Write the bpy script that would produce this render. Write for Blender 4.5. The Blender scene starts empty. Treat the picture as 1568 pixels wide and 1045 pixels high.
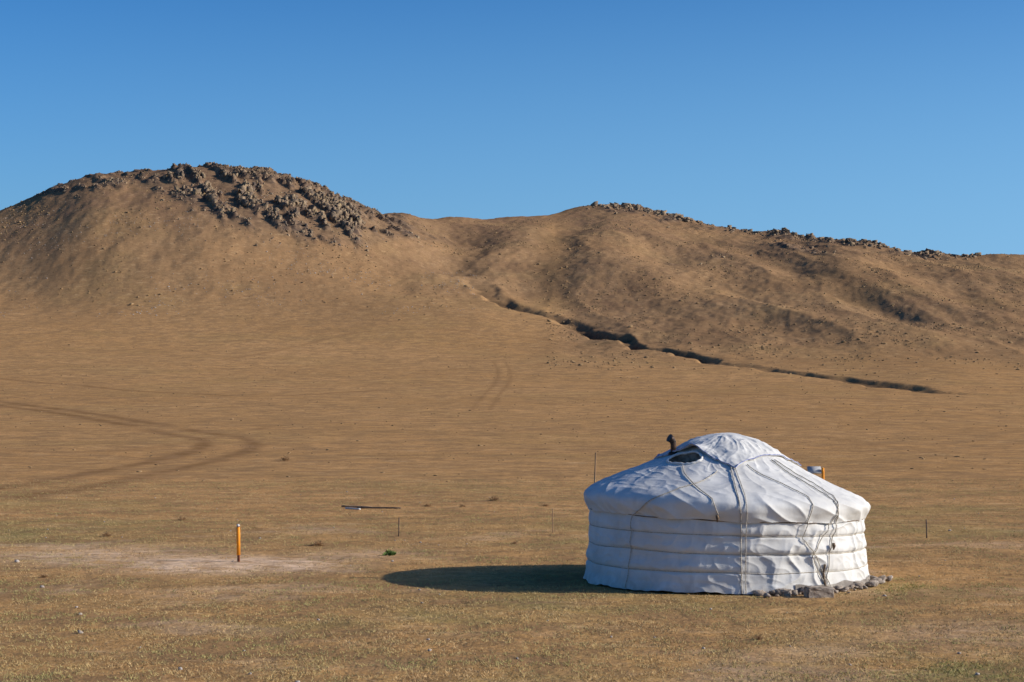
import bpy, bmesh, math, numpy as np
from mathutils import Vector, Matrix
rng=np.random.default_rng(7)
sc=bpy.context.scene
# ------------------------------------------------------------ constants
F=2700.0; H=3.9; PITCH=math.atan((620-522.7)/F)
# ------------------------------------------------------------ noise
_p=np.arange(256); np.random.default_rng(3).shuffle(_p); _p=np.concatenate([_p,_p,_p])
_ang=np.random.default_rng(4).random(256)*2*np.pi
_gx=np.cos(_ang); _gy=np.sin(_ang)
def noise(x,y,seed=0):
    x=np.asarray(x,float)+seed*17.31; y=np.asarray(y,float)+seed*9.77
    xi=np.floor(x).astype(int); yi=np.floor(y).astype(int)
    xf=x-xi; yf=y-yi; xi&=255; yi&=255
    u=xf*xf*xf*(xf*(xf*6-15)+10); v=yf*yf*yf*(yf*(yf*6-15)+10)
    def g(ix,iy,dx,dy):
        h=_p[_p[ix&255]+(iy&255)]
        return _gx[h]*dx+_gy[h]*dy
    n00=g(xi,yi,xf,yf); n10=g(xi+1,yi,xf-1,yf)
    n01=g(xi,yi+1,xf,yf-1); n11=g(xi+1,yi+1,xf-1,yf-1)
    a=n00+u*(n10-n00); b=n01+u*(n11-n01)
    return (a+v*(b-a))*1.45
def fbm(x,y,o=4,seed=0):
    r=0;a=1;f=1;t=0
    for i in range(o):
        r=r+a*noise(x*f,y*f,seed+i*3); t+=a; a*=.5; f*=2.03
    return r/t
def sstep(a,b,x):
    t=np.clip((x-a)/(b-a),0,1); return t*t*(3-2*t)
# ------------------------------------------------------------ terrain table (bearing, distance -> height)
front=[(0,1e9),(39,890),(60,796),(90,735),(130,690),(200,640)]
cols={
-900:[(300,585),(400,540),(480,500),(560,455),(640,425),(680,420)],
-300:[(300,585),(400,532),(480,475),(540,410),(600,375),(650,365)],
0:[(300,585),(400,530),(470,472),(520,400),(560,342),(600,312)],
60:[(300,585),(400,530),(470,474),(515,395),(560,318),(598,284)],
130:[(300,585),(400,530),(465,476),(510,390),(550,300),(595,258)],
215:[(300,585),(400,530),(460,478),(510,390),(550,303),(598,248)],
310:[(300,585),(400,530),(460,478),(510,388),(550,303),(600,243)],
400:[(300,585),(400,530),(460,478),(510,394),(550,312),(598,249)],
470:[(300,585),(400,530),(460,478),(510,402),(550,328),(596,269)],
530:[(300,585),(400,530),(460,476),(510,412),(555,338),(600,296)],
600:[(300,585),(400,530),(460,473),(515,420),(575,360),(650,316)],
700:[(300,585),(400,531),(460,472),(520,430),(600,378),(700,327)],
750:[(300,585),(400,531),(460,472),(520,434),(600,386),(740,332)],
810:[(300,585),(400,531),(460,480),(520,445),(600,392),(740,327)],
870:[(300,585),(400,531),(440,497),(520,452),(600,400),(700,345),(775,313)],
930:[(300,585),(400,531),(430,512),(520,452),(600,398),(700,338),(770,306)],
1000:[(300,585),(385,541),(500,468),(600,403),(700,345),(760,315)],
1060:[(300,585),(370,548),(500,470),(600,410),(700,358),(750,335)],
1150:[(300,583),(345,562),(450,502),(550,446),(650,384),(720,354)],
1230:[(300,582),(325,573),(450,503),(550,448),(640,383),(700,355)],
1300:[(280,592),(305,585),(400,530),(500,470),(600,400),(660,360)],
1400:[(275,597),(400,530),(500,474),(600,412),(650,380)],
1480:[(265,604),(400,530),(500,476),(600,415),(650,388)],
1568:[(260,610),(350,558),(450,502),(550,438),(640,388)],
2000:[(260,610),(350,560),(450,510),(550,460),(640,410)],
2600:[(260,610),(350,565),(450,520),(550,480),(640,450)],
}
Dg=np.arange(0,3001,2.0); Xg=np.arange(-900,2601,10.0)
cx=sorted(cols); T=[]
for X in cx:
    pts=[(0,0.0),(45,0.0)]
    for d,Y in front[2:]+cols[X]:
        pts.append((d,H+(620-Y)/F*d))
    dc,zc=pts[-1]
    pts+= [(dc+45,zc-3.5),(dc+150,zc-24),(dc+400,zc-50),(3000,zc-60)]
    pts=np.array(pts); T.append(np.interp(Dg,pts[:,0],pts[:,1]))
T=np.array(T)
Z=np.array([np.interp(Xg,cx,T[:,j]) for j in range(len(Dg))]).T
def gsm(A,sig,axis):
    n=int(sig*3)+1; k=np.exp(-.5*(np.arange(-n,n+1)/sig)**2); k/=k.sum()
    pad=[(0,0),(0,0)]; pad[axis]=(n,n); B=np.pad(A,pad,mode='edge')
    return np.apply_along_axis(lambda m:np.convolve(m,k,'valid'),axis,B)
Z=gsm(Z,6,1); Z=gsm(Z,2.2,0)
def bearing(x,d): return 784+F*x/np.maximum(d,20.)
def base_z(x,d):
    X=np.clip((bearing(x,d)-Xg[0])/10,0,len(Xg)-1.001); D=np.clip(d/2,0,len(Dg)-1.001)
    i=X.astype(int); j=D.astype(int); a=X-i; b=D-j
    z=(Z[i,j]*(1-a)+Z[i+1,j]*a)*(1-b)+(Z[i,j+1]*(1-a)+Z[i+1,j+1]*a)*b
    return z
def toY(d,z): return 620-(z-H)/d*F
def p2w(X,Y,zf=None):
    ds=np.arange(12,1000,.25); u=(X-784)/F
    z=(zf or base_z)(u*ds,ds); ray=H+(620-Y)/F*ds
    k=np.where(ray<=z)[0]; k=k[0] if len(k) else np.argmax(z-ray)
    return (u*ds[k],ds[k])
def poly(pts):
    P=np.array([p2w(*p) for p in pts])
    out=[]
    for i in range(len(P)-1):
        p0=P[max(i-1,0)];p1=P[i];p2=P[i+1];p3=P[min(i+2,len(P)-1)]
        for t in np.linspace(0,1,5)[:-1]:
            out.append(.5*((2*p1)+(-p0+p2)*t+(2*p0-5*p1+4*p2-p3)*t*t+(-p0+3*p1-3*p2+p3)*t**3))
    out.append(P[-1]); return np.array(out)
def pdist(x,y,P,maxd):
    shp=x.shape; x=x.ravel(); y=y.ravel()
    best=np.full(x.shape,1e6); sg=np.zeros(x.shape); tt=np.zeros(x.shape)
    m=(x>P[:,0].min()-maxd)&(x<P[:,0].max()+maxd)&(y>P[:,1].min()-maxd)&(y<P[:,1].max()+maxd)
    idx=np.where(m)[0]; xs=x[idx]; ys=y[idx]; b=best[idx]; s=sg[idx]; t2=tt[idx]
    n=len(P)-1
    for i in range(n):
        a=P[i]; e=P[i+1]-a; L=max((e**2).sum(),1e-9)
        t=np.clip(((xs-a[0])*e[0]+(ys-a[1])*e[1])/L,0,1)
        dx=xs-a[0]-t*e[0]; dy=ys-a[1]-t*e[1]; dd=np.hypot(dx,dy)
        k=dd<b; b[k]=dd[k]; s[k]=np.sign(e[0]*dy-e[1]*dx)[k]; t2[k]=(i+t[k])/n
    best[idx]=b; sg[idx]=s; tt[idx]=t2
    return best.reshape(shp),sg.reshape(shp),tt.reshape(shp)
gully1=poly([(722,418),(735,436),(755,452),(790,468),(830,480),(868,489),(900,506),(945,522),(975,536),(1010,540),(1055,547),(1100,556),(1160,565),(1230,574),(1300,583),(1370,592),(1440,601),(1530,606)])
spurs=[ # pts, width, amp
 ([(930,345),(905,380),(890,415),(880,450),(900,480)],26,6.0),
 ([(1020,345),(1070,380),(1110,405),(1180,435),(1290,478),(1400,505)],22,5.6),
 ([(1190,378),(1240,400),(1330,440),(1450,480),(1560,505)],20,4.4),
 ([(850,350),(820,370),(790,400),(800,440)],26,4.0),
 ([(1330,390),(1400,410),(1500,440),(1600,470)],22,3.6),
 ([(1000,410),(1010,440),(1060,480),(1120,520)],18,3.2),
 ([(1110,470),(1210,500),(1330,525),(1450,545)],18,3.2),
 ([(560,340),(610,370),(650,400)],18,1.6),
 ([(300,330),(280,400),(250,450)],30,1.6),
 ([(100,320),(60,380),(0,430)],26,1.6),
]
vales=[([(1050,355),(1090,385),(1160,412),(1230,440),(1330,470)],10,2.6),
 ([(905,350),(850,385),(835,430),(860,475)],13,4.2),
 ([(720,350),(705,380),(712,410),(728,428)],12,3.2),
 ([(1190,390),(1270,425),(1300,465),(1390,498)],12,1.2),
 ([(1280,462),(1320,478),(1400,500)],5,1.3),
 ([(960,440),(1010,470),(1060,500),(1100,540)],10,1.3)]
spurs=[(poly(p),w,a) for p,w,a in spurs]; vales=[(poly(p),w,a) for p,w,a in vales]
blobs=[(335,280,45,20,.9),(290,277,35,14,.8),(430,300,60,28,1.2),(495,308,42,28,1.3),(540,335,32,24,1.1),(590,350,28,14,.8),(650,368,35,7,.35),(130,276,60,9,.55),(75,292,25,7,.5),(220,260,45,7,.5),(400,262,60,9,.9),(380,320,40,18,.5),
 (1215,392,35,10,.5),(1260,402,14,6,.5),(1100,414,20,3,.35),(1035,418,22,3,.3),(1380,395,25,4,.3),(975,320,35,4,.6),(1035,336,25,4,.55),(1250,364,60,4,.6),(1205,362,20,4,.4),(1330,374,50,4,.5),(1430,388,50,3,.5),(1110,354,40,3,.35)]
def rockden(X,Y):
    r=0
    for cx_,cy_,sx,sy,w in blobs: r=r+w*np.exp(-.5*(((X-cx_)/sx)**2+((Y-cy_)/sy)**2))
    return r
def height(x,d,masks=False):
    z=base_z(x,d)
    X=bearing(x,d); hill=sstep(400,560,d); rightw=sstep(800,900,X)
    hillR=sstep(300,440,d)*rightw
    up=np.maximum(hill*(1-rightw),hillR)
    far=1-sstep(640,760,d)
    Y=toY(np.maximum(d,20),z)
    wx=x+8*noise(x/90,d/90,5); wy=d+8*noise(x/90,d/90,6)
    z=z+(0.02*fbm(x/1.2,d/1.2,3,1)*(1-sstep(60,120,d))+0.08*fbm(x/9,d/9,3,2)*sstep(8,30,d)+0.45*fbm(x/60,d/60,3,3)*sstep(60,200,d))
    z=z+up*(2.2*fbm(wx/70,wy/110,3,4)+.9*fbm(wx/18,wy/50,3,8)+.42*fbm(x/3.5,d/6,4,9))
    rib=1-np.abs(noise(wx/22,wy/110,12)); z=z+up*far*(0.6+.9*rightw)*(rib-.7)*1.2
    for P,w,a in spurs:
        dd,s,t=pdist(wx,wy,P,w*3); z=z+a*np.exp(-(dd/w)**2)*sstep(0,.35,t)*(1-sstep(.6,1,t))
    for P,w,a in vales:
        dd,s,t=pdist(wx,wy,P,w*3); z=z-a*np.exp(-(dd/w)**2)*sstep(0,.3,t)*(1-sstep(.7,1,t))
    gd,gs,gt=pdist(x+2.5*noise(x/12,d/12,21)+1.0*noise(x/4,d/4,22),d+2.5*noise(x/11,d/11,23),gully1,60)
    inten=sstep(0,.12,gt)*(1-sstep(.93,1.,gt))
    brk=sstep(-.35,.15,noise(gt*23,gt*3+.3,31))
    gw=2.2+1.4*sstep(.5,.1,gt)
    mid=1-.6*sstep(.60,.66,gt)*(1-sstep(.70,.74,gt))
    dep=(1.8-1.0*sstep(.45,.9,gt))*inten*(.72+.28*brk)*mid
    z=z-dep*np.exp(-(gd/gw)**4)
    rk=rockden(X,Y)*(d>450)
    cl=sstep(-.05,.25,fbm(x/7+d/16,d/18,3,40))
    rkm=np.clip(rk*cl*1.3,0,1)
    rel=(1-np.abs(noise(x/3.2,d/5,41)))**2+.6*(1-np.abs(noise(x/1.3,d/2,42)))
    z=z+rkm*rel*1.3
    if masks: return z,X,Y,up,rightw,rkm,rk,gd,dep,inten*mid,brk
    return z
def hz(x,y): return float(height(np.array([float(x)]),np.array([float(y)]))[0])
# ------------------------------------------------------------ helpers
def new_mesh(name,V,Fc,smooth=True,mat=None,parent=None):
    V=np.asarray(V,np.float32); Fc=np.asarray(Fc,np.int32); k=Fc.shape[1]
    me=bpy.data.meshes.new(name); me.vertices.add(len(V)); me.vertices.foreach_set("co",V.ravel())
    me.loops.add(Fc.size); me.loops.foreach_set("vertex_index",Fc.ravel())
    me.polygons.add(len(Fc)); me.polygons.foreach_set("loop_start",np.arange(0,Fc.size,k,dtype=np.int32))
    me.update(calc_edges=True); me.validate()
    if smooth: me.polygons.foreach_set("use_smooth",np.ones(len(me.polygons),bool))
    ob=bpy.data.objects.new(name,me); sc.collection.objects.link(ob)
    if mat: me.materials.append(mat)
    if parent: ob.parent=parent
    return ob
def grid_faces(nr,nc,wrap=False):
    i=np.arange(nr-1)[:,None]; j=np.arange(nc if wrap else nc-1)[None,:]
    j2=(j+1)%nc
    return np.stack([i*nc+j,i*nc+j2,(i+1)*nc+j2,(i+1)*nc+j],-1).reshape(-1,4)
def tube(name,pts,rad,mat,parent=None,n=8,cap=True):
    P=np.array(pts,float); m=len(P); rad=np.broadcast_to(rad,(m,))
    Tn=np.gradient(P,axis=0); Tn/=np.linalg.norm(Tn,axis=1)[:,None]+1e-9
    ref=np.array([0.31,.17,.93])
    A=np.cross(Tn,ref); bad=np.linalg.norm(A,axis=1)<.2; A[bad]=np.cross(Tn[bad],[1,0,0]); A/=np.linalg.norm(A,axis=1)[:,None]
    B=np.cross(Tn,A); th=np.linspace(0,2*np.pi,n,endpoint=False)
    V=(P[:,None]+rad[:,None,None]*(np.cos(th)[None,:,None]*A[:,None]+np.sin(th)[None,:,None]*B[:,None])).reshape(-1,3)
    Fc=list(map(tuple,grid_faces(m,n,True)))
    if cap:
        V=np.vstack([V,P[0],P[-1]]); c0=len(V)-2;c1=len(V)-1
        for i in range(n):
            Fc.append((c0,(i+1)%n,i,i)); Fc.append((c1,(m-1)*n+i,(m-1)*n+(i+1)%n,(m-1)*n+(i+1)%n))
    me=bpy.data.meshes.new(name); me.from_pydata(V.tolist(),[],[tuple(dict.fromkeys(map(int,f))) for f in Fc]); me.update()
    for p in me.polygons: p.use_smooth=len(p.vertices)==4
    ob=bpy.data.objects.new(name,me); sc.collection.objects.link(ob); me.materials.append(mat)
    if parent: ob.parent=parent
    return ob
def empty(name,loc=(0,0,0)):
    e=bpy.data.objects.new(name,None); e.location=loc; sc.collection.objects.link(e); return e
class NT:
    def __init__(s,name,rough=.9):
        s.m=bpy.data.materials.new(name); s.m.use_nodes=True; s.t=s.m.node_tree
        s.b=s.t.nodes["Principled BSDF"]; s.b.inputs["Roughness"].default_value=rough
        s.b.inputs["Specular IOR Level"].default_value=.15
    def n(s,typ,**kw):
        nd=s.t.nodes.new(typ)
        for k,v in kw.items(): setattr(nd,k,v)
        return nd
    def l(s,a,b): s.t.links.new(a,b)
    def noise(s,scale,detail=4,vec=None,rough=.55,scl=None,obj=False):
        if vec is None:
            vec=s.n("ShaderNodeTexCoord").outputs["Object"] if obj else s.n("ShaderNodeNewGeometry").outputs["Position"]
        if scl:
            mp=s.n("ShaderNodeMapping"); mp.inputs["Scale"].default_value=scl; s.l(vec,mp.inputs["Vector"]); vec=mp.outputs["Vector"]
        nd=s.n("ShaderNodeTexNoise"); nd.inputs["Scale"].default_value=scale; nd.inputs["Detail"].default_value=detail; nd.inputs["Roughness"].default_value=rough
        s.l(vec,nd.inputs["Vector"]); return nd.outputs["Fac"]
    def ramp(s,fac,lo,hi,a=0,b=1):
        r=s.n("ShaderNodeMapRange"); r.inputs[1].default_value=lo; r.inputs[2].default_value=hi; r.inputs[3].default_value=a; r.inputs[4].default_value=b
        s.l(fac,r.inputs[0]); return r.outputs[0]
    def mix(s,fac,a,b,mode='MIX'):
        m=s.n("ShaderNodeMix",data_type='RGBA',blend_type=mode)
        for i,v in ((0,fac),(6,a),(7,b)):
            if isinstance(v,(int,float)): m.inputs[i].default_value=v
            elif isinstance(v,tuple): m.inputs[i].default_value=(*v,1)
            else: s.l(v,m.inputs[i])
        return m.outputs[2]
    def math(s,op,a,b):
        m=s.n("ShaderNodeMath",operation=op)
        for i,v in ((0,a),(1,b)):
            if isinstance(v,(int,float)): m.inputs[i].default_value=v
            else: s.l(v,m.inputs[i])
        return m.outputs[0]
    def color(s,c):
        if isinstance(c,tuple): s.b.inputs["Base Color"].default_value=(*c,1)
        else: s.l(c,s.b.inputs["Base Color"])
    def bump(s,h,strength,dist,prev=None):
        b=s.n("ShaderNodeBump"); b.inputs["Strength"].default_value=strength; b.inputs["Distance"].default_value=dist
        s.l(h,b.inputs["Height"])
        if prev is not None: s.l(prev,b.inputs["Normal"])
        s.l(b.outputs[0],s.b.inputs["Normal"]); return b.outputs[0]
# ------------------------------------------------------------ ground material
g=NT("dry_steppe_grass",1.0); g.b.inputs["Specular IOR Level"].default_value=.0
a1=g.n("ShaderNodeAttribute",attribute_name="mask1"); a2=g.n("ShaderNodeAttribute",attribute_name="mask2")
s1=g.n("ShaderNodeSeparateColor"); g.l(a1.outputs["Color"],s1.inputs[0]); s2=g.n("ShaderNodeSeparateColor"); g.l(a2.outputs["Color"],s2.inputs[0])
rockA,gulA,trkA=s1.outputs; soilA,greenA,hillA=s2.outputs
c=g.mix(g.ramp(g.noise(.018,5),.35,.65),(.55,.30,.112),(.64,.365,.148))
c=g.mix(g.ramp(g.noise(.10,6,scl=(.4,1.3,1),rough=.65),.4,.62,0,.6),c,(.45,.26,.10))
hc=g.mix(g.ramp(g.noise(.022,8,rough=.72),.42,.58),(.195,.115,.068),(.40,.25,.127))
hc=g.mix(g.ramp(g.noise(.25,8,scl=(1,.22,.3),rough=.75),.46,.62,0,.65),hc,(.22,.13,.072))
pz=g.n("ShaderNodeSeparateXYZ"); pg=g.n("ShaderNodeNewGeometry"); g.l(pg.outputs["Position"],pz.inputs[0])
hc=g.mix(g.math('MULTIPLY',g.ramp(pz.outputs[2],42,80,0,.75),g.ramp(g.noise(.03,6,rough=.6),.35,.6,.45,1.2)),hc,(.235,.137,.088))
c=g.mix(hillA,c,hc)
c=g.mix(g.math('MULTIPLY',greenA,g.ramp(g.noise(.5,5),.35,.65,.2,.95)),c,(.29,.265,.09))
c=g.mix(g.ramp(g.noise(.45,9,rough=.85,scl=(.65,1,1)),.50,.60,0,.62),c,(.25,.15,.07))
c=g.mix(g.ramp(g.noise(.9,9,rough=.85),.52,.62,0,.55),c,(.24,.145,.068))
c=g.mix(g.ramp(g.noise(.7,9,rough=.85,scl=(.5,1,1)),.53,.64,0,.55),c,(.78,.54,.28))
c=g.mix(g.ramp(g.noise(6,5,rough=.7),.5,.66,0,.5),c,(.25,.15,.07))
c=g.mix(g.ramp(g.noise(9,4,rough=.7),.55,.72,0,.6),c,(.74,.53,.30))
c=g.mix(g.ramp(g.noise(30,3,rough=.7),.5,.7,0,.5),c,(.22,.13,.06))
c=g.mix(g.ramp(g.noise(.35,8,rough=.7),.47,.58,0,.65),c,(.30,.185,.09))
c=g.mix(g.ramp(g.noise(1.1,8,rough=.8),.50,.60,0,.45),c,(.22,.14,.07))
soilc=g.mix(g.ramp(g.noise(2.5,6),.35,.65),(.86,.62,.40),(.60,.42,.26))
c=g.mix(g.math('MULTIPLY',soilA,g.ramp(g.noise(1.3,6,rough=.7),.38,.55,.25,1.)),c,soilc)
c=g.mix(trkA,c,g.mix(g.ramp(g.noise(.4,4),.4,.6),(.25,.14,.06),(.32,.19,.09)))
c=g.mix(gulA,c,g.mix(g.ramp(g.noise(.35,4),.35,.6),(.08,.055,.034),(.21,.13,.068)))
c=g.mix(rockA,c,g.mix(g.ramp(g.noise(.4,5),.4,.62),(.10,.072,.055),(.26,.175,.105)))
c=g.mix(1.0,c,(.91,.87,.86),'MULTIPLY')
g.color(c)
b1=g.bump(g.noise(.6,6,rough=.7),.3,.5)
b2=g.bump(g.noise(3.0,5,rough=.7),.4,.10,b1)
b3=g.bump(g.noise(22,4,rough=.7),.5,.025,b2)
# ------------------------------------------------------------ ground mesh
dr=np.concatenate([np.linspace(-60,14,16),np.geomspace(16,120,240),np.arange(121.2,830,1.3),np.geomspace(834,3000,40)])
sr=np.concatenate([-np.geomspace(1.6,.37,40),np.linspace(-.365,.365,860),np.geomspace(.37,1.6,40)])
DD=np.repeat(dr[:,None],len(sr),1); XX=sr[None,:]*(np.maximum(DD,0)*.97+12)
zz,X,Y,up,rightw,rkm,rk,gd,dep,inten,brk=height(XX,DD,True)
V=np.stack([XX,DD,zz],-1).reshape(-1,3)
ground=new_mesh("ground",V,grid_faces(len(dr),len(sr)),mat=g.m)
tracks=[([(-60,608),(0,617),(60,626),(120,635),(200,649),(240,656)],1.6,1.1,1.),
 ([(230,655),(290,665),(330,669),(350,676),(342,688),(300,700),(220,718),(100,742),(0,757),(-80,768)],1.9,.8,1.),
 ([(762,550),(770,565),(772,578),(765,592),(752,605),(742,620),(733,635)],1.1,.4,.55),
 ([(-40,575),(120,592),(300,605),(420,608),(520,602),(600,597)],0,.9,.9),
 ([(560,590),(760,592),(980,598),(1200,606),(1400,617),(1568,626)],0,.8,.7),
 ([(640,570),(800,560),(960,550)],0,1.,.4),([(0,690),(200,690),(420,655),(560,650)],0,.8,.4),([(300,560),(500,520),(650,505),(760,512),(900,528)],0,1.,.4),
 ([(900,640),(1150,655),(1400,690),(1568,700)],0,.7,.3)]
trk=np.zeros(XX.shape)
for pts,off,w,a in tracks:
    P=poly(pts); dd,s,t=pdist(XX,DD,P,20)
    ww=w*(1+.4*noise(t*30,t*3,7)); e=sstep(0,.1,t)*(1-sstep(.9,1,t))*a*(1.05+.4*noise(XX/9,DD/9,9))
    trk=np.maximum(trk,np.clip(np.exp(-((dd-off)/ww)**2)*e,0,1))
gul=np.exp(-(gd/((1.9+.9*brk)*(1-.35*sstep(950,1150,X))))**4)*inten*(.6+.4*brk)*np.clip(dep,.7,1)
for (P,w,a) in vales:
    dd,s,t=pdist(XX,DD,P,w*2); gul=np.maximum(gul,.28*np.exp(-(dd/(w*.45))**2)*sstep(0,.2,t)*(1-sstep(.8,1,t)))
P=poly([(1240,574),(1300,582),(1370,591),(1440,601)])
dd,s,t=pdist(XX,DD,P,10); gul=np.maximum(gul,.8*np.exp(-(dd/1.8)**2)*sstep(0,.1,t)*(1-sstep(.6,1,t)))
def blobm(px,py,rx,ry):
    x0,y0=p2w(px,py); w=rx/F*y0; return np.exp(-((XX-x0)/w)**2-((DD-y0)/ry)**2)
soil=np.clip(blobm(360,866,125,1.7)*2.4+blobm(140,850,150,2.6)*.8+blobm(560,848,80,1.6)*.5+blobm(1250,908,120,.7)*.5+blobm(1480,968,160,1.5)*.35+.3*sstep(.15,.4,fbm(XX/5,DD/4,4,60))*(DD<58),0,1)
green=np.clip(blobm(1390,903,80,1.6)*1.0+blobm(1480,1030,120,1.6)*.9+.2*(1-sstep(30,60,DD))+.85*sstep(-.1,.4,fbm(XX/14,DD/10,3,61))*(1-sstep(45,110,DD))+.2*sstep(.0,.4,fbm(XX/30,DD/30,3,62)),0,1)
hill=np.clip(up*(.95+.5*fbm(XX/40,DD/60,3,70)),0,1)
rockm=np.clip(rkm*1.1+.45*sstep(.1,.5,rk),0,1)
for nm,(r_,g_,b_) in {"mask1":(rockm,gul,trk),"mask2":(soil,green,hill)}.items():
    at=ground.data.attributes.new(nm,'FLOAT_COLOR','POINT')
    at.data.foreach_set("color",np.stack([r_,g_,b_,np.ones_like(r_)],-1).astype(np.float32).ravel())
# ------------------------------------------------------------ rocks
ph=(1+5**.5)/2
ICO=np.array([(-1,ph,0),(1,ph,0),(-1,-ph,0),(1,-ph,0),(0,-1,ph),(0,1,ph),(0,-1,-ph),(0,1,-ph),(ph,0,-1),(ph,0,1),(-ph,0,-1),(-ph,0,1)])/1.9
ICF=np.array([(0,11,5),(0,5,1),(0,1,7),(0,7,10),(0,10,11),(1,5,9),(5,11,4),(11,10,2),(10,7,6),(7,1,8),(3,9,4),(3,4,2),(3,2,6),(3,6,8),(3,8,9),(4,9,5),(2,4,11),(6,2,10),(8,6,7),(9,8,1)])
def rocks(name,pos,size,mat,parent=None,jit=.28,boxy=.6,sink=.15):
    n=len(pos); V=np.repeat(ICO[None],n,0)
    V=V*(1-boxy)+np.sign(V+rng.normal(0,.2,V.shape))*boxy*.62
    V=V+rng.normal(0,jit*.5,V.shape)
    V=V*size[:,None,:]*.5
    a=rng.random(n)*6.28; ca=np.cos(a)[:,None]; sa=np.sin(a)[:,None]
    t=rng.normal(0,.18,n)[:,None]
    x=V[...,0]*ca-V[...,1]*sa; y=V[...,0]*sa+V[...,1]*ca; z=V[...,2]+t*x
    V=np.stack([x,y,z],-1)+pos[:,None,:]; V[...,2]+=(size[:,2]*(.5-sink))[:,None]
    Fc=(ICF[None]+12*np.arange(n)[:,None,None]).reshape(-1,3)
    return new_mesh(name,V.reshape(-1,3),Fc,smooth=False,mat=mat,parent=parent)
r=NT("weathered_rock",.95)
rc=r.mix(r.ramp(r.noise(.5,5),.38,.62),(.12,.088,.068),(.29,.20,.12))
rc=r.mix(r.ramp(r.noise(2.2,4),.55,.7,0,.8),rc,(.38,.29,.13)); r.color(rc); r.bump(r.noise(1.5,6,rough=.7),.6,.4)
N=190000
xs=rng.uniform(-185,-20,N); ds=rng.uniform(500,650,N)
z0=base_z(xs,ds); Xp=bearing(xs,ds); Yp=toY(ds,z0)
cl=sstep(-.05,.25,fbm(xs/7+ds/16,ds/18,3,40)); den=rockden(Xp,Yp)*(.06+cl)
k=rng.random(N)<den*.17; xs,ds=xs[k],ds[k]; zt=height(xs,ds)
crest=sstep(570,590,ds)
sz=np.clip(rng.lognormal(-.22,.5,len(xs)),.35,2.6)*(.55+.6*np.clip(den[k],0,1))*(1-.5*crest)
size=np.stack([sz*rng.uniform(.7,1.3,len(xs)),sz*rng.uniform(.6,1.1,len(xs)),sz*rng.uniform(.7,1.8,len(xs))*(1-.35*crest)],-1)
rocks("rock_outcrop",np.stack([xs,ds,zt],-1),size,r.m,sink=.52,boxy=.85,jit=.16)
pp=[];ss=[]
for i in range(2600):
    Xs=rng.choice([rng.normal(975,40),rng.normal(1040,25),rng.uniform(920,1500),rng.normal(1260,45),rng.normal(1215,20),rng.uniform(1300,1500)])
    if Xs<885 or Xs>1560: continue
    dsx=np.arange(600,830,2.); xx=(Xs-784)/F*dsx; zc=base_z(xx,dsx); j=np.argmin(toY(dsx,zc))
    if noise(Xs/11.,.5,80)+.5*noise(Xs/4.,.5,81)<-.18 : continue
    dj=dsx[j]-abs(rng.normal(0,9)); x_=(Xs-784)/F*dj; pp.append((x_,dj)); ss.append(np.clip(rng.lognormal(.14,.5),.4,2.9)*(.7+.5*noise(Xs/9.,.5,83)))
pp=np.array(pp); ss=np.array(ss); zt=height(pp[:,0],pp[:,1])
rocks("rock_outcrop",np.stack([pp[:,0],pp[:,1],zt],-1),np.stack([ss*rng.uniform(1,2.2,len(ss)),ss,ss*rng.uniform(.7,1.1,len(ss))],-1),r.m,sink=.40,boxy=.8,jit=.18)
N=30000; xs=rng.uniform(60,260,N); ds=rng.uniform(480,720,N); z0=base_z(xs,ds); den=rockden(bearing(xs,ds),toY(ds,z0))
k=rng.random(N)<den*.12; xs,ds=xs[k],ds[k]; zt=height(xs,ds); sz=np.clip(rng.lognormal(-.2,.4,len(xs)),.4,1.6)
rocks("rock_outcrop",np.stack([xs,ds,zt],-1),np.stack([sz*1.4,sz,sz*.9],-1),r.m,sink=.42,boxy=.8,jit=.18)
st=NT("pale_stone",.9); st.color(st.mix(st.ramp(st.noise(9,5),.35,.65),(.26,.21,.17),(.48,.42,.36))); st.bump(st.noise(30,5),.6,.02)
N=150; ds=24+ (rng.random(N)**1.2)*55; xs=rng.uniform(-.36,.36,N)*ds; zt=height(xs,ds); sz=rng.lognormal(-3.1,.4,N)
rocks("scattered_stones",np.stack([xs,ds,zt],-1),np.stack([sz*1.3,sz,sz*.8],-1),st.m,sink=.3,boxy=.3)
N=4000; ds=rng.uniform(450,585,N); xs=rng.uniform(-.30,-.02,N)*ds
k=rng.random(N)<sstep(-.1,.5,fbm(xs/25,ds/25,3,55)); xs=xs[k]; ds=ds[k]; zt=height(xs,ds); sz=rng.lognormal(-1.4,.3,len(xs))
rocks("scree_stones",np.stack([xs,ds,zt],-1),np.stack([sz,sz,sz*.8],-1),st.m,sink=.3,boxy=.3)
# low tussocks on the slopes and the far plain
tm=NT("slope_tussock",1.0); tm.color(tm.mix(tm.ramp(tm.noise(.5,4),.35,.65),(.20,.13,.065),(.33,.215,.105)))
N=60000; ds=rng.uniform(300,720,N); xs=rng.uniform(-.32,.32,N)*ds; upn=np.where(xs/ds>.02,sstep(300,400,ds),sstep(430,520,ds))
k=rng.random(N)<upn*(.08+.7*sstep(-.05,.4,fbm(xs/22,ds/40,4,57))); xs=xs[k]; ds=ds[k]; zt=height(xs,ds); sz=rng.lognormal(-1.1,.4,len(xs))
rocks("hillside_tussocks",np.stack([xs,ds,zt],-1),np.stack([sz*1.4,sz,sz*.6],-1),tm.m,sink=.34,boxy=.2)
N=5000; ds=70+330*rng.random(N)**.8; xs=rng.uniform(-.34,.34,N)*ds
k=rng.random(N)<.12+.7*sstep(0,.4,fbm(xs/12,ds/12,4,58)); xs=xs[k]; ds=ds[k]; zt=height(xs,ds); sz=rng.lognormal(-2.25,.4,len(xs))*(.6+ds/300)
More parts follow.
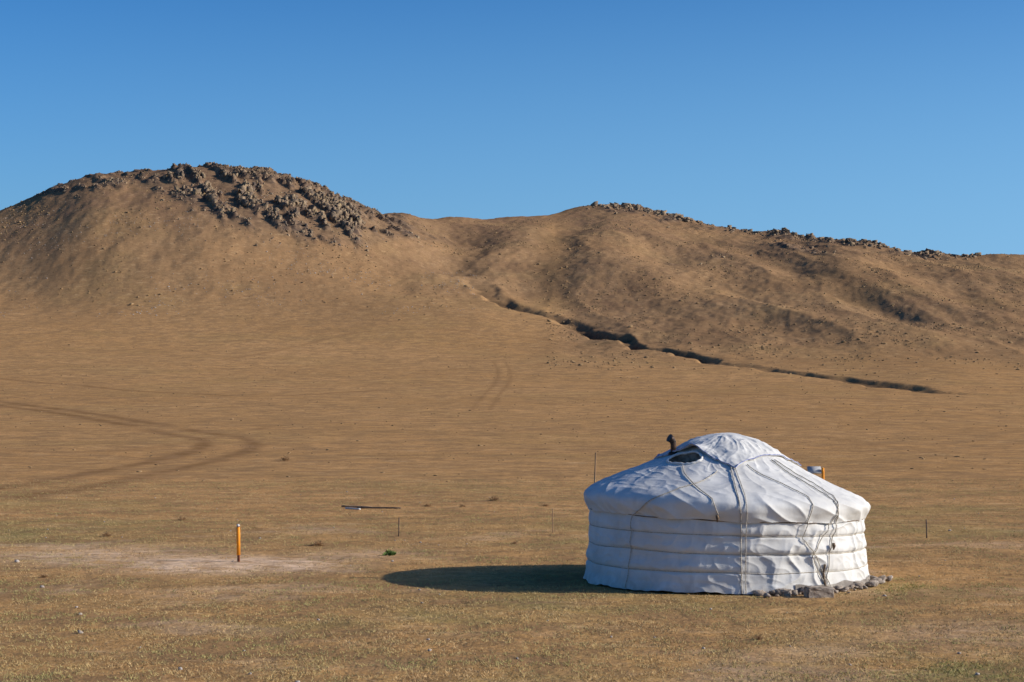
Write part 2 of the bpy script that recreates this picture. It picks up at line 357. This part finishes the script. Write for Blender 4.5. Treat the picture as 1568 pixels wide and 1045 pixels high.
rocks("plain_tussocks",np.stack([xs,ds,zt],-1),np.stack([sz*1.7,sz,sz*.5],-1),tm.m,sink=.34,boxy=.2)
# ------------------------------------------------------------ short grass
def grass(name,N,dmin,dmax,hmin,hmax,wid,cols_,pw=1.6,filt=None,blades=4):
    u=rng.random(N); ds=dmin+(dmax-dmin)*u**pw; xs=rng.uniform(-.34,.34,N)*ds
    if filt is not None:
        k=filt(xs,ds); xs,ds=xs[k],ds[k]
    k=rng.random(len(xs))<.15+.85*sstep(-.2,.25,fbm(xs/.9,ds/.9,3,90)); xs,ds=xs[k],ds[k]
    n=len(xs); xs=np.repeat(xs,blades)+rng.normal(0,.03,n*blades); ds=np.repeat(ds,blades)+rng.normal(0,.03,n*blades)
    z=height(xs,ds)-.004; n=len(xs); a=rng.random(n)*6.28; h=rng.uniform(hmin,hmax,n); w=wid*rng.uniform(.6,1.3,n)
    ln=rng.normal(0,.8,(n,2))*h[:,None]
    P0=np.stack([xs-np.cos(a)*w/2,ds-np.sin(a)*w/2,z],-1); P1=np.stack([xs+np.cos(a)*w/2,ds+np.sin(a)*w/2,z],-1)
    P2=np.stack([xs+ln[:,0],ds+ln[:,1],z+h],-1)
    V=np.stack([P0,P1,P2],1).reshape(-1,3); Fc=np.arange(3*n).reshape(-1,3)
    m=NT(name+"_mat",.9); cc=m.mix(m.ramp(m.noise(6,4,rough=.8),.35,.65),cols_[0],cols_[1]); cc=m.mix(m.ramp(m.noise(.35,4),.4,.62),cc,cols_[2]); m.color(cc)
    return new_mesh(name,V,Fc,smooth=False,mat=m.m)
gx,gy=p2w(1110,887)
def off_ger(x,y): return (np.hypot(x-gx,y-gy)>3.15)
def off_soil(x,y):
    k=np.hypot(x-gx,y-gy)>3.15
    x0,y0=p2w(350,860); s=np.exp(-((x-x0)/2.6)**2-((y-y0)/2.0)**2); return k&(rng.random(len(x))>s*1.2)
grass("dry_grass",160000,18,90,.015,.055,.012,((.66,.45,.22),(.36,.23,.10),(.37,.32,.12)),filt=off_soil)
def greenspots(x,y):
    out=np.zeros(len(x),bool)
    for px,py,rx,ry in ((1390,903,70,1.0),(1470,1030,110,1.3),(1350,893,40,.8),(350,900,200,2)):
        x0,y0=p2w(px,py); w=rx/F*y0; s=np.exp(-((x-x0)/w)**2-((y-y0)/ry)**2); out|=rng.random(len(x))<s*(.8 if px>1000 else .08)
    return out&off_ger(x,y)
grass("green_grass",160000,23,50,.02,.05,.012,((.20,.22,.06),(.30,.28,.09),(.38,.32,.12)),filt=greenspots,pw=1.2)
# ------------------------------------------------------------ shrubs
tw=NT("dry_twigs",.9); tw.color(tw.mix(tw.ramp(tw.noise(20,3),.35,.65),(.28,.16,.08),(.42,.27,.13)))
gl=NT("green_leaf",.7); gl.color(gl.mix(gl.ramp(gl.noise(15,3),.35,.65),(.09,.15,.03),(.17,.23,.06)))
def shrub(name,X,Y,sz,n=200,flat=.6,mat=None,leaf=False):
    x,y=p2w(X,Y); z=hz(x,y)
    az=rng.random(n)*6.28; el=np.arccos(rng.uniform(0.05,1,n)); L=sz*.5*rng.uniform(.55,1.1,n)
    dirs=np.stack([np.sin(el)*np.cos(az),np.sin(el)*np.sin(az),np.cos(el)*flat*1.4],-1)
    st_=rng.normal(0,sz*.09,(n,3)); st_[:,2]=abs(st_[:,2])*.5
    tip=st_+dirs*L[:,None]; mid=(st_+tip)/2+rng.normal(0,sz*.05,(n,3)); side=np.cross(dirs,rng.normal(0,1,(n,3))); side/=np.linalg.norm(side,axis=1)[:,None]
    w=(sz*.10 if leaf else sz*.022)
    V=np.stack([st_-side*w*.3,mid-side*w*.5,tip,mid+side*w*.5],1).reshape(-1,3)
    ob=new_mesh(name,V,np.arange(4*n).reshape(-1,4),smooth=False,mat=mat or tw.m); ob.location=(x,y,z); return ob
for X,Y,s in ((756,768,.55),(655,776,.4),(708,778,.32),(835,776,.34),(437,705,.9),(280,797,.4),(487,836,.5),(165,822,.4),(70,882,.25),(787,832,.22),(1160,978,.2)):
    shrub("dry_shrub",X,Y,s)
shrub("green_weed",597,851,.42,n=160,flat=.45,mat=gl.m,leaf=True)
# ------------------------------------------------------------ GER
ger=empty("ger_tent",(gx,gy,hz(gx,gy)))
cv=NT("white_canvas",.85)
cc=cv.mix(cv.ramp(cv.noise(1.3,5,obj=True),.35,.7),(.65,.63,.585),(.53,.51,.47))
cc=cv.mix(cv.ramp(cv.noise(5,5,obj=True,scl=(1,1,.25)),.55,.75,0,.35),cc,(.43,.41,.37))
gz=cv.n("ShaderNodeSeparateXYZ"); tc=cv.n("ShaderNodeTexCoord"); cv.l(tc.outputs["Object"],gz.inputs[0])
cc=cv.mix(cv.math('MULTIPLY',cv.ramp(gz.outputs[2],.35,.0,0,.6),cv.ramp(cv.noise(4,5,obj=True),.35,.6)),cc,(.36,.30,.23))
cv.color(cc)
cb=cv.bump(cv.noise(7,5,obj=True,rough=.6),.3,.025); cv.bump(cv.noise(140,2,obj=True),.15,.003,cb)
rope_m=NT("white_rope",.9); rope_m.color(rope_m.mix(rope_m.ramp(rope_m.noise(40,2,obj=True),.4,.6),(.50,.45,.37),(.34,.29,.22)))
drope=NT("brown_rope",.9); drope.color(drope.mix(drope.ramp(drope.noise(40,2,obj=True),.4,.6),(.12,.08,.05),(.20,.14,.09)))
blue=NT("blue_trim",.8); blue.color(blue.mix(blue.ramp(blue.noise(12,3,obj=True),.4,.6),(.12,.14,.32),(.40,.42,.55)))
def tilt(th,z,rr): return -0.12*np.sin(th)*np.clip(z/1.9,0,1)*sstep(.6,2.6,rr)
def P3(th,rr,z):
    return np.stack([rr*np.sin(th),-rr*np.cos(th),z+tilt(th,z,rr)],-1)
def ridg(a): return (1-np.abs(a))
bands=[.42,.80,1.18]
def wall_r(th,z):
    r_=np.interp(z,[0,.2,.6,1.1,1.5,1.9],[3.17,3.10,3.05,3.04,3.02,3.0])
    sm=1-sstep(2.8,3.1,np.abs(th)); a=th*3.05
    f=.06*fbm(a*.8,z*.8,3,1)+.018*(ridg(noise(a*1.6,z*.5,2))**3-.3)
    crump=sstep(.05,.35,th)*(1-sstep(1.1,1.5,th))
    f=f+(.25+.9*crump)*.055*(ridg(noise((a+z*.8)*1.3+noise(a,z,9),(a*.35-z)*1.4,5))**4-.2)
    f=f+.015*(ridg(noise(a*2+z*2,z*3-a,8))**4-.2)
    f=f+.03*(1-sstep(0,.25,z))*noise(a*2.5,.3,11)
    for i,b in enumerate(bands):
        zb=b+.03*noise(a*.7,i*3.3,14); am=.7+.9*noise(a*.5,i*5.1,15); f=f-.034*am*np.exp(-((z-zb)/.03)**2)+.028*am*np.exp(-((z-zb-.12)/.1)**2)
    return r_+f*sm
th=np.linspace(-np.pi,np.pi,1100); zs=np.linspace(0,1,150)
TH,S=np.meshgrid(th,zs)
zlow=.02+.05*noise(TH*3.05*1.2,.7,33)+.02*noise(TH*3.05*5,.7,34)
ZW=zlow+(1.86-zlow)*S
new_mesh("canvas_wall",P3(TH,wall_r(TH,ZW),ZW).reshape(-1,3),grid_faces(len(zs),len(th)),mat=cv.m,parent=ger)
prof=np.array([(3.045,1.46),(3.10,1.58),(3.165,1.72),(3.15,1.84),(3.04,1.94),(2.86,2.03),(2.4,2.23),(1.9,2.45),(1.4,2.70),(.95,2.94),(.75,3.03),(.5,3.10),(.2,3.14),(.0,3.145)])
L_=np.concatenate([[0],np.cumsum(np.hypot(*np.diff(prof,axis=0).T))]); L_/=L_[-1]
def roofp(t):
    rr=sum(np.interp(np.clip(t+o,0,1),L_,prof[:,0]) for o in (-.014,-.007,0,.007,.014))/5
    z=sum(np.interp(np.clip(t+o,0,1),L_,prof[:,1]) for o in (-.014,-.007,0,.007,.014))/5
    return rr,z
def roof_pt(th,t,lift=0.):
    rr,z=roofp(t); sm=1-sstep(2.8,3.1,np.abs(th)); a=th*3.05; fade=sstep(.0,.9,rr)
    sk=1-sstep(.10,.30,t)
    f=sk*(.07*fbm(a*.9,t*6,3,51)+.045*(ridg(noise(a*1.5+t*7,t*5,52))**3-.3))
    rad=(1-sk)*(.04*fbm(th*3.2,t*2.4,2,53)+.012*(ridg(noise(th*6+1.5*noise(th*2,t*3,1),t*3.,54))**4-.25)+.009*(ridg(noise(a*1.2+t*9,t*12-a*.8,57))**5-.2))
    f=f*sm; rad=rad*sm*fade
    zh=z+(1-sstep(0,.05,t))*.05*noise(a*1.1,.2,56)
    bl=sstep(.10,.24,t); n_r=1-.58*bl; n_z=.1+.8*bl
    q=f+rad+lift
    return P3(th,np.maximum(rr+q*n_r*fade,0.0),zh+q*n_z)
ts=np.linspace(0,1,260); TH,TT=np.meshgrid(th,ts)
VR=roof_pt(TH,TT)
FR=grid_faces(len(ts),len(th))
TH0=math.radians(-45); R0=1.42; OA,OB=.42,.27
def loc(th,rr):
    x=rr*np.sin(th); y=-rr*np.cos(th)
    er=(math.sin(TH0),-math.cos(TH0)); et=(math.cos(TH0),math.sin(TH0))
    return x*et[0]+y*et[1], x*er[0]+y*er[1]-R0
rrr,_=roofp(TT); lt,lr=loc(TH,rrr)
inside=((lt/OA)**2+(lr/OB)**2<1).ravel(); keep=~inside[FR].any(1)
new_mesh("roof_canvas",VR.reshape(-1,3),FR[keep],mat=cv.m,parent=ger)
def t_of_r(rr):
    tt=np.linspace(.2,1,800); r2,_=roofp(tt); return np.interp(rr,r2[::-1],tt[::-1])
def roof_xy(x,y,lift=0.):
    rr=np.hypot(x,y); t_=np.arctan2(x,-y); return roof_pt(t_,t_of_r(np.maximum(rr,1e-4)),lift)
dk=NT("opening_interior",.95); dk.color(dk.mix(dk.ramp(dk.noise(6,4,obj=True),.4,.6),(.10,.075,.055),(.22,.18,.14)))
an=np.linspace(0,2*np.pi,80,endpoint=False); er=np.array((math.sin(TH0),-math.cos(TH0))); et=np.array((math.cos(TH0),math.sin(TH0)))
rings=[]
for q,dz in ((1.08,-.02),(1.0,-.12),(.85,-.28),(.5,-.40),(.01,-.43)):
    x=(et[0]*np.cos(an)*OA+er[0]*np.sin(an)*OB)*q+er[0]*R0; y=(et[1]*np.cos(an)*OA+er[1]*np.sin(an)*OB)*q+er[1]*R0
    p=roof_xy(x,y); p[:,2]+=dz; rings.append(p)
new_mesh("roof_opening",np.array(rings).reshape(-1,3),grid_faces(5,80,True),mat=dk.m,parent=ger)
x=(et[0]*np.cos(an)*(OA+.01)+er[0]*np.sin(an)*(OB+.01))+er[0]*R0; y=(et[1]*np.cos(an)*(OA+.01)+er[1]*np.sin(an)*(OB+.01))+er[1]*R0
p=roof_xy(x,y); p[:,2]+=.012+.02*noise(an*3,0*an,3); p=np.vstack([p,p[:1]])
tube("opening_rim",p,.028+.014*noise(np.linspace(0,20,81),0*np.arange(81),4),cv.m,ger,n=10,cap=False)
# crown cover
n=170; uu=np.linspace(-1,1,n); U,W=np.meshgrid(uu,uu)
rot=math.radians(43); hs=1.16
x=hs*(U*math.cos(rot)-W*math.sin(rot)); y=hs*(U*math.sin(rot)+W*math.cos(rot))
x=x+.05*noise(U*2,W*2,71)+.06; y=y*1.08+.05*noise(U*2,W*2,72)-.05
lt,lr=loc(np.arctan2(x,-y),np.hypot(x,y))
lift=.035+.025*fbm(U*2.0,W*2.0,2,73)+.025*(ridg(noise(U*2+W*1.2,W*2.2-U,74))**5-.2)+.008*(ridg(noise(U*4,W*3,76))**5)
lift=np.maximum(lift,.012)+.13*np.exp(-(lt/.33)**2-((lr+.22)/.18)**2)+.06*np.exp(-(x**2+y**2)/.8)
pf=roof_xy(x,y); pf[...,2]+=lift
top=new_mesh("crown_cover",pf.reshape(-1,3),grid_faces(n,n),mat=cv.m,parent=ger)
so=top.modifiers.new("s","SOLIDIFY"); so.thickness=.012; so.offset=-1
for nm,e in (("trim_a",pf[0]),("trim_b",pf[:,0]),("trim_c",pf[-1]),("trim_d",pf[:,-1])):
    tube(nm,e[::2]+np.array([0,0,.012]),.010,blue.m,ger,n=6)
def rope_roof(name,pts,rad=.011,mat=None,sub=14):
    out=[]
    for i in range(len(pts)-1):
        for s_ in np.linspace(0,1,sub,endpoint=(i==len(pts)-2)):
            a,b=pts[i],pts[i+1]; t_=math.radians(a[0]+(b[0]-a[0])*s_); v=a[1]+(b[1]-a[1])*s_
            t1=np.array([t_])
            if v>=0: out.append(roof_pt(t1,np.array([v]),.022)[0])
            else:
                zz_=1.5*(1+v)+.02; out.append(P3(t1,wall_r(t1,np.array([zz_]))+.03+.06*max(0,1+v*3.0) ,np.array([zz_]))[0])
    return tube(name,out,rad,mat or rope_m.m,ger,n=6)
TR=lambda rr: float(t_of_r(np.array([rr]))[0])
rope_roof("rope_front",[(-3,TR(1.75)),(-2,.2),(-1,.0),(-1,-1)],.012)
rope_roof("rope_front_b",[(0,TR(1.75)),(1,.2),(1,.0),(.5,-1)],.009)
rope_roof("rope_r1",[(38,TR(1.4)),(40,TR(2.3)),(41,.18),(41,.0),(33,-1)],.012)
rope_roof("rope_r2",[(42,TR(1.4)),(47,TR(2.3)),(44,.18),(38,.0),(28,-.5),(35,-1)],.011)
rope_roof("rope_r3",[(10,TR(1.6)),(24,TR(2.4)),(29,.18),(26,.0),(24,-.25),(30,-.5),(37,-1)],.010)
rope_roof("rope_l1",[(-38,TR(1.75)),(-25,TR(2.4)),(-12,.14),(-9,.02)],.011)
rope_roof("rope_l2",[(-12,TR(1.9)),(-20,TR(2.5)),(-32,.15),(-46,.0),(-48,-1)],.010)
rope_roof("rope_b1",[(100,TR(1.5)),(104,.15),(105,-1)]); rope_roof("rope_b2",[(-120,TR(1.5)),(-118,.15),(-116,-1)]); rope_roof("rope_b3",[(170,TR(1.5)),(168,.15),(166,-1)])
rope_roof("pole_prop",[(34,-.62),(33,-1)],.022,drope.m)
tq=np.linspace(-np.pi,np.pi,400)
for i,b in enumerate(bands):
    zb=b+.03*noise(tq*3.05*.7,i*3.3+0*tq,14); tube("girth_rope_%d"%i,P3(tq,wall_r(tq,zb)+.004,zb),.010,rope_m.m,ger,n=6,cap=False)
zh=1.49+.03*noise(tq*2.5,0*tq,19); tube("hem_rope",P3(tq,wall_r(tq,zh)+.02,zh),.009,drope.m,ger,n=6,cap=False)
for thd,v in ((-10,1.62),(38,1.0)):
    t1=math.radians(thd); q=3.17*np.array([math.sin(t1),-math.cos(t1)])
    tube("knot",[(q[0],q[1],v),(q[0]+.01,q[1]-.02,v-.06),(q[0],q[1]-.01,v-.14)],[.03,.04,.012],drope.m,ger)
felt=NT("grey_felt",.95); felt.color(felt.mix(felt.ramp(felt.noise(5,5,obj=True),.35,.65),(.20,.17,.14),(.34,.30,.25)))
tq2=np.radians(np.linspace(20,82,160)); zq=np.linspace(.0,1,8); A_,B_=np.meshgrid(tq2,zq)
ZF=B_*(.17+.05*noise(A_*9,A_*0,88)); new_mesh("felt_skirt",P3(A_,wall_r(A_,ZF)+.025+.02*noise(A_*20,ZF*4,86),ZF).reshape(-1,3),grid_faces(8,160),mat=felt.m,parent=ger)
pm=NT("sooty_metal",.5); pm.b.inputs["Metallic"].default_value=.6; pm.color(pm.mix(pm.ramp(pm.noise(14,4,obj=True),.4,.6),(.03,.025,.022),(.10,.06,.04)))
px,pyy=-1.19,-.35; zb=float(roof_xy(np.array([px]),np.array([pyy]))[0,2])
tube("stove_pipe",[(px,pyy,zb-.1),(px,pyy,zb+.18),(px-.01,pyy,zb+.26),(px-.05,pyy-.03,zb+.32),(px-.10,pyy-.05,zb+.35)],[.065,.065,.068,.075,.095],pm.m,ger,n=20)
tube("pipe_collar",[(px,pyy,zb-.03),(px,pyy,zb+.02),(px,pyy,zb+.05)],[.12,.11,.07],pm.m,ger,n=20)
# ------------------------------------------------------------ base stones
bs=NT("foundation_stone",.95); bs.color(bs.mix(bs.ramp(bs.noise(7,6),.35,.65),(.20,.15,.11),(.42,.35,.28))); bs.bump(bs.noise(18,6,rough=.7),.7,.04)
pos=[];siz=[]
for i in range(70):
    t_=math.radians(rng.uniform(5,82)); q=3.17+abs(rng.normal(0,.14)); x=gx+q*math.sin(t_); y=gy-q*math.cos(t_); pos.append((x,y,hz(x,y))); s_=rng.uniform(.07,.26); siz.append((s_*1.4,s_,s_*.7))
rocks("foundation_stones",np.array(pos),np.array(siz),bs.m,sink=.12,boxy=.55,jit=.2)
def block(name,X,Y,sx,sy,sz,rz):
    x,y=p2w(X,Y)
    bm=bmesh.new(); bmesh.ops.create_cube(bm,size=1); bmesh.ops.scale(bm,vec=(sx,sy,sz),verts=bm.verts)
    bmesh.ops.bevel(bm,geom=bm.edges[:],offset=.02,segments=2,affect='EDGES'); bmesh.ops.subdivide_edges(bm,edges=bm.edges[:],cuts=3,use_grid_fill=True)
    for v in bm.verts:
        v.co+=Vector(rng.normal(0,.006,3)); v.co+=Vector((0,0,.02*float(noise(v.co.x*4,v.co.y*4,5))))
    me=bpy.data.meshes.new(name); bm.to_mesh(me); bm.free(); me.materials.append(bs.m); ob=bpy.data.objects.new(name,me); sc.collection.objects.link(ob)
    ob.location=(x,y,hz(x,y)+sz*.42); ob.rotation_euler=(.03,.06,rz); return ob
block("stone_block",1252,914,.55,.3,.22,.15)
block("stone_block",1200,912,.26,.2,.14,-.4)
# ------------------------------------------------------------ marker post
org=NT("orange_paint",.5); org.color(org.mix(org.ramp(org.noise(9,5,obj=True),.5,.7),(.80,.28,.02),(.62,.24,.05)))
dred=NT("rusty_red_base",.7); dred.color(dred.mix(dred.ramp(dred.noise(20,4,obj=True),.4,.6),(.10,.03,.02),(.22,.08,.04)))
wht=NT("white_paint",.6); wht.color(wht.mix(wht.ramp(wht.noise(20,4,obj=True),.4,.6),(.70,.68,.62),(.52,.49,.43)))
x,y=p2w(367,861); mp=empty("marker_post",(x,y,hz(x,y)))
tube("lower_sleeve",[(0,0,-.1),(0,0,.18),(0,0,.20)],[.034,.034,.03],dred.m,mp,n=20)
tube("orange_pipe",[(0,0,.16),(-.002,0,.165),(-.015,0,.84),(-.015,0,.85)],[.03,.047,.047,.04],org.m,mp,n=24)
tube("dark_band",[(-.015,0,.845),(-.016,0,.87)],[.036,.036],dred.m,mp,n=20)
tube("white_cap",[(-.016,0,.865),(-.016,0,.88),(-.017,0,.91),(-.017,0,.925)],[.03,.040,.036,.02],wht.m,mp,n=20)
rs=NT("rusty_metal",.7); rs.color(rs.mix(rs.ramp(rs.noise(30,4,obj=True),.4,.6),(.07,.05,.04),(.20,.13,.08)))
wd=NT("weathered_wood",.85); wd.color(wd.mix(wd.ramp(wd.noise(9,5,obj=True,scl=(1,1,.1)),.4,.6),(.28,.17,.09),(.42,.27,.15)))
def stake(name,X,Yb,Yt,rad,mat,lean=0.):
    x,y=p2w(X,Yb); z=hz(x,y); h=(Yb-Yt)/F*y
    ob=tube(name,[(0,0,-.1),(lean*.3,0,h*.3),(lean,0,h*.97),(lean,0,h)],[rad,rad,rad,rad*.6],mat,n=10); ob.location=(x,y,z)
stake("metal_stake",611,822,793,.017,rs.m,.01); stake("wooden_stake",846,815,778,.016,wd.m,.0); stake("metal_stake",1417,823,794,.02,rs.m,-.01)
x=(908-784)/F*40.6; tube("wooden_pole",[(x,40.6,0-.1),(x+.02,40.6,1.6),(x+.06,40.6,2.78),(x+.06,40.6,2.8)],[.03,.024,.016,.01],wd.m,n=10)
def lying(name,X1,X2,Y,rad,mat):
    a=p2w(X1,Y); b=p2w(X2,Y+1); pts=[(a[0]+(b[0]-a[0])*t,a[1]+(b[1]-a[1])*t,hz(a[0]+(b[0]-a[0])*t,a[1]+(b[1]-a[1])*t)+rad+.01) for t in np.linspace(0,1,8)]
    return tube(name,pts,rad,mat,n=10)
lying("lying_pole",524,570,777,.035,wd.m); lying("lying_pole",548,614,779,.03,rs.m); lying("lying_pole",530,552,780,.03,wht.m)
# solar panel on an orange post behind the ger
dsp=44.5; x=(1252-784)/F*dsp; zt=H-(719-620)/F*dsp; sp=empty("solar_panel",(x,dsp,hz(x,dsp)))
tube("post",[(.12,0,-.1),(.12,0,zt-.1),(.12,0,zt)],[.035,.035,.028],org.m,sp,n=14)
gm=NT("grey_panel",.6); gm.color(gm.mix(gm.ramp(gm.noise(8,4,obj=True),.4,.6),(.34,.34,.34),(.44,.43,.41)))
Vp=np.array([(-.26,-.03,zt-.13),(.08,-.03,zt-.13),(.08,.10,zt+.03),(-.26,.10,zt+.03),(-.26,.0,zt-.15),(.08,.0,zt-.15),(.08,.13,zt+.01),(-.26,.13,zt+.01)])
new_mesh("panel",Vp,[(0,1,2,3),(7,6,5,4),(0,4,5,1),(1,5,6,2),(2,6,7,3),(3,7,4,0)],smooth=False,mat=gm.m,parent=sp)
# ------------------------------------------------------------ light + sky
E=math.radians(24); AZ=math.radians(7)
S=Vector((math.cos(AZ)*math.cos(E),-math.sin(AZ)*math.cos(E),math.sin(E)))
sd=bpy.data.lights.new("sun","SUN"); sd.energy=5.0; sd.angle=math.radians(.5); sd.color=(1,.93,.82)
so=bpy.data.objects.new("sun",sd); sc.collection.objects.link(so); so.rotation_euler=S.to_track_quat('Z','Y').to_euler()
w=bpy.data.worlds.new("World"); sc.world=w; w.use_nodes=True; nt=w.node_tree; bg=nt.nodes["Background"]
sk=nt.nodes.new("ShaderNodeTexSky"); sk.sky_type='NISHITA'; sk.sun_disc=False; sk.sun_elevation=E; sk.sun_rotation=math.radians(90+7)
sk.altitude=800; sk.air_density=1.15; sk.dust_density=3.0; sk.ozone_density=6.0
hs_=nt.nodes.new("ShaderNodeHueSaturation"); hs_.inputs["Saturation"].default_value=1.12; hs_.inputs["Hue"].default_value=.5
gm_=nt.nodes.new("ShaderNodeGamma"); gm_.inputs[1].default_value=1.45
nt.links.new(sk.outputs[0],gm_.inputs[0]); nt.links.new(gm_.outputs[0],hs_.inputs["Color"])
# thin haze brightening towards the horizon and towards the sun side
tcw=nt.nodes.new("ShaderNodeTexCoord"); sx=nt.nodes.new("ShaderNodeSeparateXYZ"); nt.links.new(tcw.outputs["Generated"],sx.inputs[0])
mr=nt.nodes.new("ShaderNodeMapRange"); mr.interpolation_type='SMOOTHSTEP'; mr.inputs[1].default_value=-.02; mr.inputs[2].default_value=.33; mr.inputs[3].default_value=1.0; mr.inputs[4].default_value=0; nt.links.new(sx.outputs[2],mr.inputs[0])
mx=nt.nodes.new("ShaderNodeMapRange"); mx.inputs[1].default_value=-.35; mx.inputs[2].default_value=.45; mx.inputs[3].default_value=.45; mx.inputs[4].default_value=1.0; nt.links.new(sx.outputs[0],mx.inputs[0])
mm=nt.nodes.new("ShaderNodeMath"); mm.operation='MULTIPLY'; nt.links.new(mr.outputs[0],mm.inputs[0]); nt.links.new(mx.outputs[0],mm.inputs[1])
mz=nt.nodes.new("ShaderNodeMix"); mz.data_type='RGBA'; mz.inputs[7].default_value=(3.6,7.8,12.8,1); nt.links.new(mm.outputs[0],mz.inputs[0]); nt.links.new(hs_.outputs[0],mz.inputs[6]); nt.links.new(mz.outputs[2],bg.inputs["Color"])
bg.inputs["Strength"].default_value=.07
# ------------------------------------------------------------ camera
cd=bpy.data.cameras.new("camera"); cd.sensor_width=36; cd.lens=F/1568*36; cd.clip_end=6000; cd.clip_start=.1
co=bpy.data.objects.new("camera",cd); sc.collection.objects.link(co); co.location=(0,0,H); co.rotation_euler=(math.pi/2+PITCH,0,0); sc.camera=co
sc.view_settings.view_transform='Standard'; sc.view_settings.look='None'; sc.view_settings.exposure=0
